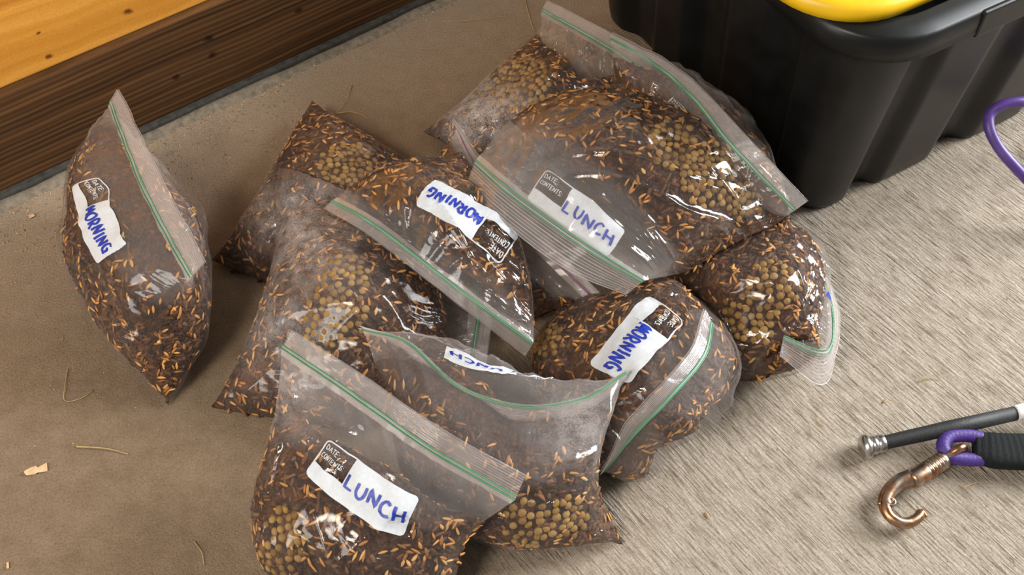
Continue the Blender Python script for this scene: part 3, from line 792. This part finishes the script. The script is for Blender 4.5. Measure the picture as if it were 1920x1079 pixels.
def build_bag(key):
    sp = BAGS[key]; bi = ORDER.index(key); rng = np.random.default_rng(500 + ord(key))
    Fr, Bk, cF, cB, N, fl_, kk, hl, NB = TG[key]
    film = X[bi]; hint = np.array(sp['hint'], float); hint /= np.linalg.norm(hint)
    base = (cF[:, :].reshape(-1, 3).mean(0)); base = np.array([base[0], base[1], min(cB[..., 2].min(), film[..., 2].min())])
    bag = empty('feed_bag', base, LABEL_TXT[key], 'bag', 'zip bags of feed')
    # contents
    lumps = [fade_noise((NV, NU), (16, 16), rng) * .0009 + fade_noise((NV, NU), (30, 30), rng) * .0006 for _ in range(2)]
    tF = cF - N * np.abs(lumps[0])[..., None]; tB = cB - NB * np.abs(lumps[1])[..., None]
    keep = VV[:-1, :-1] < fl_[:-1, :-1]
    V = np.concatenate([tF.reshape(-1, 3), tB.reshape(-1, 3)])
    gf = np.concatenate([grid_faces(NV, NU)[keep.ravel()], grid_faces(NV, NU, NV * NU, True)[keep.ravel()]])
    feed = fast_obj('feed', V, gf, M['feed'], bag); feed['label'] = 'dark brown mixed feed'; feed['kind'] = 'stuff'
    inner = (VV < fl_ - .02) & (hl > .004)
    for si, (G, sg) in enumerate(((tF, N), (tB, NB))):
        Nn = normals(G, sg); sP = sampler(G); sN = sampler(Nn)
        pu, pv, ar = area_points(G, 1, rng, inner)
        # leave out the underside nobody could see
        def pick(n):
            a, b, _ = area_points(G, n, rng, inner); p = sP(a, b); q = sN(a, b); q /= np.linalg.norm(q, axis=1)[:, None]
            vis = ((CAM - p) * q).sum(1) > -.12
            return p[vis], q[vis]
        p, q = pick(int(ar * 1e4 * 1.9))
        sz = np.stack([rng.uniform(.006, .0145, len(p)), rng.uniform(.0032, .0052, len(p)), rng.uniform(.0028, .0042, len(p))], 1)
        scatter('feed_chunks', CHUNK, p - q * .0004, q, sz, M['chunk'], feed, rng, .15)
        p, q = pick(int(ar * 1e4 * .56))
        sz = np.stack([rng.uniform(.0080, .0140, len(p)), rng.uniform(.0026, .0042, len(p)), rng.uniform(.0018, .0028, len(p))], 1)
        if si == 0 and PELLETS[key]:      # fewer husks where the pellets lie against the film
            X_, Y_ = cam_px(p); ok = np.ones(len(p), bool)
            for cx, cy, r in PELLETS[key]: ok &= (np.hypot(X_ - cx, Y_ - cy) > r * .85) | (rng.random(len(p)) < .25)
            p, q, sz = p[ok], q[ok], sz[ok]
        scatter('oat_grains', OAT, p + q * .0013, q, sz, M['oat'], feed, rng, .18)
        if si == 0 and PELLETS[key]:
            pp = []; qq = []
            p, q = pick(9000); X_, Y_ = cam_px(p)
            for cx, cy, r in PELLETS[key]:
                d = np.hypot(X_ - cx, Y_ - cy); ok = d < r * rng.uniform(.45, 1.05, len(d)); pp.append(p[ok]); qq.append(q[ok])
            p = np.concatenate(pp); q = np.concatenate(qq); sel = []
            for k in range(len(p)):
                if all(np.sum((p[k] - p[m]) ** 2) > .0070 ** 2 for m in sel): sel.append(k)
                if len(sel) >= 130: break
            p = p[sel]; q = q[sel]; s_ = rng.uniform(.0080, .0098, len(p))
            if len(p): scatter('round_pellets', BALL, p + q * .0004, q, np.stack([s_, s_, s_ * .62], 1), M['pellet'], feed, rng, .4)
    # film: both sheets, welded along the seams
    Vf = film.reshape(-1, 3)
    o = fast_obj('film', Vf, np.concatenate([grid_faces(NV, NU), grid_faces(NV, NU, NV * NU, True)]), M['film'], bag)
    X_, Y_ = cam_px(Vf); dust = np.zeros(len(Vf))
    for cx, cy, r, s_ in DUST.get(key, []): dust = np.maximum(dust, s_ * np.exp(-((X_ - cx) ** 2 + (Y_ - cy) ** 2) / (r * r)))
    attr(o, 'dust', dust); attr(o, 'slack', np.tile(np.clip((VV - fl_) * 12 + .5, 0, 1).ravel(), 2)); o['label'] = 'clear plastic film'
    # zip closure
    if 'lip' in sp:
        NA, NC = 90, 64
        T = spline(film[0, -1], NA); Lp = spline(np.array([P(*q) for q in sp['lip']]), NA)
        back = spline((film[0, -5] + film[1, -5]) / 2, NA)
        V = []; ribv = []
        nl = np.cross(np.gradient(T, axis=0), Lp - T); nl /= np.linalg.norm(nl, axis=1)[:, None] + 1e-9
        nl *= np.sign((nl * (CAM - T)).sum(1))[:, None]
        wave = np.interp(np.linspace(0, 1, NA), np.linspace(0, 1, 14), rng.normal(size=14)) * .0007
        bd = back - T; bl = np.linalg.norm(bd, axis=1)[:, None] + 1e-9; bd = bd / bl * np.minimum(bl, .009)
        for lay in (1, -1):
            for c in range(NC):
                t = -.32 + 1.32 * c / (NC - 1)
                base_ = T + (Lp - T) * t if t >= 0 else T + bd * (-t / .32)
                ph = max(0, t - .12) / .88 * 9; rib = (max(0, math.cos(2 * math.pi * ph)) ** 5 if t > .12 else 0)
                V.append(base_ + nl * (lay * (.0009 + .0007 * rib) + wave[:, None] * (.3 + t))); ribv.append(np.full(NA, rib if t > .12 else (.35 if t < .1 else .1)))
        V = np.concatenate(V)
        z = fast_obj('zip_lip', V, np.concatenate([grid_faces(NC, NA), grid_faces(NC, NA, NC * NA, True)]), M['lip'], bag)
        attr(z, 'rib', np.concatenate(ribv)); z['label'] = 'ribbed clear lip above the zip'
        trk = M['purple_zip'] if key == 'F' else M['green']
        for t, r in ((0.0, .00075), (.17, .0006)):
            mb = MB().tube(T + (Lp - T) * t + nl * .0017 + wave[:, None] * .3, r, 6); k = mb.build('zip_track', trk, bag); k['label'] = ('purple' if key == 'F' else 'green') + ' zip track'
        mb = MB().tube(T + (Lp - T) * .085 + nl * .0011, .0011, 6, flat=.4); k = mb.build('zip_track', M['palegreen'] if key != 'F' else trk, bag)
    for s_, cor, txt in LABELS.get(key, []):
        add_label(bag, film[s_], (N, NB)[s_], cor, txt, rng, -.0022 if key == 'E' else .0012)
    if key == 'E':      # faint worn maker's print on the flap
        mapv = patch_map(film[0], N, [(945, 305), (1040, 382), (1018, 408), (920, 335)], 10, 4); V = []; F = []
        rows = [(.4, 2.6, 2.3, 1.0, 9), (2.2, 1.5, 3.0, .8, 12), (3.3, 2.9, 1.4, .7, 6), (5.4, 2.2, 4.2, .35, 16), (5.6, 1.4, 4.2, .35, 16), (5.4, .6, 4.2, .35, 16)]
        for x, y, w, h, n in rows:
            for i in range(n):
                if rng.random() < .12: continue
                x0 = x + w * i / n; rv, rf = ribbon(np.linspace((x0, y + rng.uniform(0, h * .3)), (x0 + rng.uniform(-.1, .2), y + h * rng.uniform(.6, 1)), 4), w / n * .5)
                b0 = len(V); V += [tuple(q) for q in rv]; F += [tuple(q + b0 for q in f) for f in rf]
        o = obj('worn_print', mapv(V, .0008), F, M['faint'], bag); o['label'] = 'faint worn print on the flap'
    if key == 'I':      # end of a handwritten word wrapping round the side
        mapv = patch_map(film[0], N, [(1538, 545), (1566, 545), (1566, 575), (1538, 575)], 1, 1)
        rv, rf = ribbon(np.linspace((.35, .65), (.95, .3), 8), .28); o = obj('handwriting', mapv(rv, .0012), rf, M['ink'], bag); o['label'] = 'blue marker stroke'
    return bag

for key in ORDER: build_bag(key)

# ------------------------------------------------------------------ black storage tote with yellow lid
TA = math.radians(30)
tc = P(1506, 418)                                   # corner of the base on the floor
ex = np.array([math.cos(TA), math.sin(TA), 0]); ey = np.array([-math.sin(TA), math.cos(TA), 0])
TLX, TLY = 0.68, 0.495                               # base size: along ex (right face) and ey (left face)
def tote_ring(grow, z, R, flute, n_c=10):
    """outline of the tub at height z; flutes are vertical channels pressed into the walls"""
    x0, y0, x1, y1 = -grow, -grow, TLX + grow, TLY + grow
    segs = []
    def edge(a, b, nrm, flutes):
        a = np.array(a); b = np.array(b); L = np.linalg.norm(b - a); out = []
        for s in np.linspace(0, 1, 121)[:-1]:
            d = 0
            for c, w, dep in flutes:
                q = abs(s * L - c) / w
                if q < 1: d = max(d, dep * (.5 + .5 * math.cos(math.pi * max(0, q - .25) / .75)))
            out.append(a + (b - a) * s - np.array(nrm) * d * flute)
        return out
    def corner(c, a0):
        return [np.array(c) + R * np.array([math.cos(a0 + t), math.sin(a0 + t)]) for t in np.linspace(0, math.pi / 2, n_c + 1)[:-1]]
    fr = [(.045, .034, .018), (.20, .045, .020), (.37, .045, .020), (.54, .045, .020)]
    fl_ = [(.05, .034, .018), (.19, .05, .018), (.34, .05, .018)]
    pts = corner((x0 + R, y0 + R), math.pi) + edge((x0 + R, y0), (x1 - R, y0), (0, -1), fr) + corner((x1 - R, y0 + R), 1.5 * math.pi) \
        + edge((x1, y0 + R), (x1, y1 - R), (1, 0), []) + corner((x1 - R, y1 - R), 0) + edge((x1 - R, y1), (x0 + R, y1), (0, 1), []) \
        + corner((x0 + R, y1 - R), math.pi / 2) + edge((x0, y1 - R), (x0, y0 + R), (-1, 0), [(TLY + grow * 2 - 2 * R - c, w, d) for c, w, d in fl_])
    return [tc + ex * p[0] + ey * p[1] + np.array([0, 0, z]) for p in pts]
def loft(rings, cap0=False, cap1=False):
    n = len(rings[0]); V = [p for r in rings for p in r]; F = []
    for k in range(len(rings) - 1):
        for j in range(n): F.append((k * n + j, k * n + (j + 1) % n, (k + 1) * n + (j + 1) % n, (k + 1) * n + j))
    if cap0: F.append(tuple(range(n))[::-1])
    if cap1: F.append(tuple((len(rings) - 1) * n + j for j in range(n)))
    return V, F
TH = .335
tote = empty('storage_tote', tc + ex * TLX / 2 + ey * TLY / 2, 'black ribbed plastic storage tote with a yellow lid beside the pile', 'tote')
rings = [tote_ring(-.012, .001, .04, .6), tote_ring(-.003, .004, .045, .9), tote_ring(.0, .012, .05, 1)]
for k in range(1, 13):
    z = .012 + (TH - .03 - .012) * k / 12; rings.append(tote_ring(.034 * z / TH, z, .05 + .02 * z / TH, 1 - .25 * (k / 12)))
rings.append(tote_ring(.033, TH - .012, .075, 0))
V, F = loft(rings, True, False); obj('body', V, F, M['black'], tote)
rr = [tote_ring(.036, TH - .030, .08, 0), tote_ring(.050, TH - .032, .09, 0), tote_ring(.054, TH - .030, .095, 0), tote_ring(.052, TH - .004, .095, 0), tote_ring(.048, TH, .092, 0), tote_ring(.02, TH, .07, 0)]
V, F = loft(rr); rim = obj('rim', V, F, M['black'], tote)
# moulded tabs under the rim on the long side
for c in (.17, .46):
    q = tc + ex * c - ey * .050 + np.array([0, 0, TH - .018])
    MB().box(q, .13, .010, .034, ex, ey, bev=.003).build('rim_tab', M['black'], tote, False)
lr = [tote_ring(.018, TH + .000, .085, 0), tote_ring(.026, TH + .002, .095, 0), tote_ring(.028, TH + .014, .10, 0), tote_ring(.024, TH + .020, .10, 0), tote_ring(.004, TH + .021, .08, 0),
      tote_ring(-.004, TH + .012, .075, 0)]
V, F = loft(lr, False, True); V = [p + np.array([-.046, -.012, 0]) for p in V]; lid = obj('lid', V, F, M['yellow'], tote); lid['label'] = 'bright yellow plastic lid'

# ------------------------------------------------------------------ riding whip with metal knob
a = P(1652, 832, 1.45); b = P(2010, 752, 3.4); ax = (b - a) / np.linalg.norm(b - a)
whip = empty('riding_whip', P(1652, 832, 0), 'black riding whip with a silver mushroom knob lying on the floor', 'whip')
tq = np.linspace(0, 1, 400)[:, None]; lq = a + (b - a) * tq; wq = lq - CAM
Lw = np.interp(1903, W0 / 2 + FPX * (wq @ RT) / (wq @ FW), np.linalg.norm(lq - a, axis=1))
g = MB().lathe(a, ax, [(-.003, .0062), (0, .0075), (.004, .0078), (Lw * .5, .0086), (Lw, .0080)], 18); g.build('grip', M['rubber'], whip)
MB().lathe(a + ax * (Lw + .0003), ax, [(0, .0088), (.002, .0091), (.045, .0090), (.047, .0082)], 18).build('tape_band', M['whiteband'], whip)
MB().lathe(a + ax * (Lw + .048), ax, [(0, .0080), (.05, .0075)], 14).build('shaft', M['rubber'], whip)
kn = MB().lathe(a, -ax, [(-.004, .0085), (-.003, .0098), (.004, .0100), (.0046, .0092), (.0056, .0092), (.0062, .0104), (.0105, .0106), (.0112, .0096), (.0122, .0098),
      (.0135, .0125), (.0165, .0142), (.0195, .0138), (.0225, .0110), (.0242, .0060), (.0247, .001)], 24)
kn.build('knob', M['steel'], whip)['label'] = 'silver mushroom knob'

# ------------------------------------------------------------------ snap hook on a purple cord and black webbing
tie = empty('bungee_tie', P(1745, 890, 0), 'black woven bungee tie with purple loop and worn brass snap hook', 'bungee tie')
# webbing sleeve
c0 = spline([P(1826, 839, 1.8), P(1870, 846, 1.9), P(1940, 848, 2.0), P(2040, 846, 2.2)], 60)
m = len(c0); tt = np.gradient(c0, axis=0); tt /= np.linalg.norm(tt, axis=1)[:, None]
Vv = []; nr = 28
for k in range(m):
    s = np.cross(tt[k], [0, 0, 1]); s /= np.linalg.norm(s); uq = np.cross(s, tt[k])
    hw = .0185 + .0022 * min(1, k / 10); hh = .0080 + .0028 * min(1, k / 8)
    puck = .0004 * math.sin(k * 1.9) * (1 if k < 40 else .4)
    for j in range(nr):
        w = 2 * math.pi * j / nr
        cx, cy = math.cos(w), math.sin(w)
        Vv.append(c0[k] + s * hw * np.sign(cx) * abs(cx) ** .6 + uq * ((hh + puck) * np.sign(cy) * abs(cy) ** .75))
Ff = [(k * nr + j, k * nr + (j + 1) % nr, (k + 1) * nr + (j + 1) % nr, (k + 1) * nr + j) for k in range(m - 1) for j in range(nr)] + [tuple(range(nr))[::-1], tuple((m - 1) * nr + j for j in range(nr))]
obj('webbing_sleeve', Vv, Ff, M['web'], tie)
# purple loop coming out of the sleeve
lp = spline([P(1840, 822, 2.0), P(1812, 817, 2.1), P(1780, 820, 2.2), P(1768, 837, 2.2), P(1780, 856, 2.0), P(1812, 862, 1.8), P(1842, 862, 1.8)], 60)
cordm = MB()
rad = [.0074 + .00015 * math.sin(k * 2.2) for k in range(60)]
cordm.tube(lp, rad, 14); cordm.build('cord_loop', M['purple'], tie)['label'] = 'purple cord loop'
# swivel eye and pin
MB().tube(spline([P(1764, 862, 2.2), P(1784, 850, 2.6), P(1798, 842, 3.0), P(1806, 839, 2.7), P(1808, 842, 1.4)], 30), np.r_[np.linspace(.0035, .0046, 15), np.linspace(.0046, .0044, 15)], 12).build('swivel_eye', M['copper'], tie)
# barrel with turned rings
pa = P(1708, 903, 1.7); pb = P(1770, 862, 1.9); axb = pb - pa; Lb = np.linalg.norm(axb); axb /= Lb
prof = [(0, .0070), (.0012, .0100), (.004, .0103), (Lb * .42, .0101), (Lb * .46, .0098)]
for k in range(5):
    h = Lb * (.47 + .10 * k); prof += [(h, .0086), (h + Lb * .02, .0086), (h + Lb * .03, .0101), (h + Lb * .075, .0101), (h + Lb * .085, .0086)]
prof += [(Lb * .985, .0098), (Lb, .0070)]
MB().lathe(pa, axb, prof, 24).build('barrel', M['copper'], tie)
# hook: a tapered, flattened curve with an open jaw
hk = spline([P(1720, 896, 1.7), P(1702, 898, 1.7), P(1682, 908, 1.6), P(1665, 928, 1.5), P(1660, 950, 1.4), P(1668, 968, 1.3), P(1686, 980, 1.2), P(1704, 981, 1.1), P(1720, 972, 1.1), P(1727, 962, 1.1)], 70)
rd = np.interp(np.linspace(0, 1, 70), [0, .25, .5, .62, .8, 1], [.0086, .0080, .0068, .0058, .0060, .0052])
MB().tube(hk, rd, 14).build('hook', M['copper'], tie)
MB().tube(spline([P(1724, 966, 1.1), P(1729, 961, 1.15), P(1738, 970, 1.15)], 12), np.linspace(.0048, .0012, 12), 8).build('hook_tip', M['copper'], tie)
# second cheek of the hinged gate and its rivet
ck = spline([P(1706, 889, 1.9), P(1680, 900, 1.8), P(1657, 924, 1.6), P(1650, 948, 1.4)], 30)
MB().tube(ck, np.linspace(.0052, .0034, 30), 10).build('cheek', M['copper'], tie)
rv_ = P(1672, 941, 2.05)
MB().lathe(rv_ - np.array([0, 0, .004]), (0, 0, 1), [(0, .0052), (.003, .0054), (.0045, .0046), (.0048, .0030), (.0040, .0026), (.0038, .001)], 16).build('rivet', M['copper'], tie)

# purple rubber loop entering from the right
lpp = spline([P(2120, 330, .8), P(2060, 230, 6), P(1990, 192, 11), P(1930, 190, 13), P(1885, 195, 13), P(1858, 212, 12), P(1855, 240, 11), P(1872, 276, 9.5), P(1905, 315, 8), P(1960, 372, 5), P(2030, 440, .8)], 100)
pl = MB().tube(lpp, .0066, 16).build('rubber_loop', M['purple_rubber']); tag(pl, 'shiny purple rubber cord loop at the right edge beside the tote', 'cord')

# ------------------------------------------------------------------ litter on the floor
def stalk(name, pts, r, label, cat='straw', mat='straw', group='straw on the floor', taper=.5):
    q = spline([P(*p) for p in pts], 30)
    o = MB().tube(q, np.linspace(r, r * taper, 30), 6, flat=.7).build(name, M[mat]); tag(o, label, cat, group); return o
stalk('straw_stalk', [(143, 838, .12), (185, 840, .2), (212, 844, .18), (240, 852, .12)], .0011, 'brown straw stalk on the bare floor at lower left')
stalk('straw_stalk', [(127, 692, .1), (121, 730, .3), (122, 752, .1), (150, 748, .3), (176, 732, .1)], .0007, 'bent pale straw left of the solitary MORNING bag')
stalk('straw_stalk', [(364, 1016, .1), (378, 1036, .25), (383, 1062, .1)], .0008, 'short curved straw near the front bag')
stalk('straw_stalk', [(660, 160, .1), (648, 188, .6), (632, 212, .25)], .0007, 'thin upright straw behind the dark-cornered bag')
stalk('straw_stalk', [(630, 213, .15), (655, 210, .4), (675, 214, .3), (692, 224, .15)], .0013, 'split straw lying behind the dark-cornered bag')
stalk('straw_stalk', [(985, 0, .2), (992, 30, .5), (1002, 62, .2)], .0008, 'thin straw behind the powdery bag')
stalk('straw_stalk', [(830, 40, .1), (880, 38, .3), (950, 30, .1)], .0007, 'long faint straw near the wall behind the powdery bag')
stalk('straw_stalk', [(1806, 915, .1), (1820, 909, .2), (1836, 904, .1)], .0010, 'short straw bit below the black webbing')
stalk('straw_stalk', [(1722, 716, .1), (1740, 709, .25), (1762, 712, .1)], .0008, 'curved straw bit above the riding whip')
stalk('straw_stalk', [(1545, 800, .1), (1536, 786, .2), (1530, 770, .1)], .0006, 'hair-thin straw left of the whip knob')
def chip(name, pts, th, label, cat='wood chip', mat='chip', group=None):
    n = len(pts); Vt = [P(x, y, .05) for x, y in pts] + [P(x, y, .05 + th * (.7 + .6 * random.random())) for x, y in pts]
    F = [tuple(range(n, 2 * n)), tuple(range(n))[::-1]] + [(i, (i + 1) % n, n + (i + 1) % n, n + i) for i in range(n)]
    o = obj(name, Vt, F, M[mat], smooth=False); tag(o, label, cat, group); return o
chip('wood_chip', [(45, 884), (60, 876), (68, 874), (70, 877), (88, 868), (89, 884), (70, 887), (66, 890), (50, 892), (45, 887)], .25, 'pale torn wood chip on the bare floor at lower left')
chip('wood_chip', [(12, 1056), (16, 1054), (17, 1066), (12, 1067)], .2, 'tiny orange wood chip in the bottom left corner')
chip('wood_chip', [(52, 404), (62, 401), (66, 405), (56, 410)], .2, 'small pinkish wood chip by the skirting board')
def lone_grain(px, py, ang, label):
    o = obj('oat_grain', OAT[0] * np.array([.0095, .0032, .0026]), OAT[1], M['straw']); p = P(px, py, .14); o.location = p; o.rotation_euler = (0, 0, ang)
    tag(o, label, 'grain', 'loose grains on the floor')
lone_grain(1326, 966, 2.0, 'loose grain on the floor between front bags and snap hook')
lone_grain(1212, 868, .3, 'loose grain just below the curved pale zip')
lone_grain(1660, 832 - 80, .6, 'loose grain above the whip knob')
# crumbs of sawdust swept against the skirting board: nobody could count them
rg = np.random.default_rng(21); n = 1500
xl = np.concatenate([rg.uniform(-.04, .42, 900), rg.uniform(-.1, 1.1, 600)]); dd = np.concatenate([.018 + rg.exponential(.040, 900), .016 + rg.exponential(.007, 600)])
pos = np.array(wb)[None] + wdir[None] * xl[:, None] + wn[None] * dd[:, None]; pos[:, 2] = .0007
sz = rg.uniform(.0012, .0042, (n, 1)) * np.array([[1, .55, .4]])
root = bpy.data.objects.new('tmp', None)
def loose(name, tmpl, pos, sz, mat, label, cat, rng):
    Vt, Ft = tmpl; n = len(pos); a = rng.uniform(0, 6.28, n); c, s = np.cos(a), np.sin(a)
    lx = Vt[None, :, 0] * sz[:, :1]; ly = Vt[None, :, 1] * sz[:, 1:2]; lz = Vt[None, :, 2] * sz[:, 2:]
    Vx = np.stack([pos[:, :1] + lx * c[:, None] - ly * s[:, None], pos[:, 1:2] + lx * s[:, None] + ly * c[:, None], pos[:, 2:] + lz], -1)
    Fx = Ft[None] + (np.arange(n) * len(Vt))[:, None, None]
    o = obj(name, Vx.reshape(-1, 3), Fx.reshape(-1, 3), mat, None, False); tag(o, label, cat, None, 'stuff')
    attr(o, 'tone', np.repeat(rng.random(n), len(Vt))); return o
bpy.data.objects.remove(root)
M['crumb'] = mat_bits('sawdust_crumbs', [(0.1, (0.20, 0.13, 0.07)), (0.6, (0.42, 0.30, 0.17)), (1.0, (0.60, 0.46, 0.30))], .9)
loose('sawdust_crumbs', spindle(4, [(-.2, .45), (.25, .4)]), pos, sz, M['crumb'], 'pale sawdust crumbs along the foot of the wall', 'sawdust', rg)
n = 420
pos = np.array([P(rg.uniform(-40, 1960), rg.uniform(60, 1100), .06) for _ in range(n)]); n0 = len(pos); pos = pos[((pos - wb) @ wn) > .06]; n = len(pos); sz = rg.uniform(.0007, .0026, (n, 1)) * np.array([[1, .6, .45]])
loose('floor_grit', spindle(4, [(-.2, .45), (.25, .4)]), pos, sz, M['crumb'], 'fine grit and husk dust scattered over the concrete', 'grit', rg)
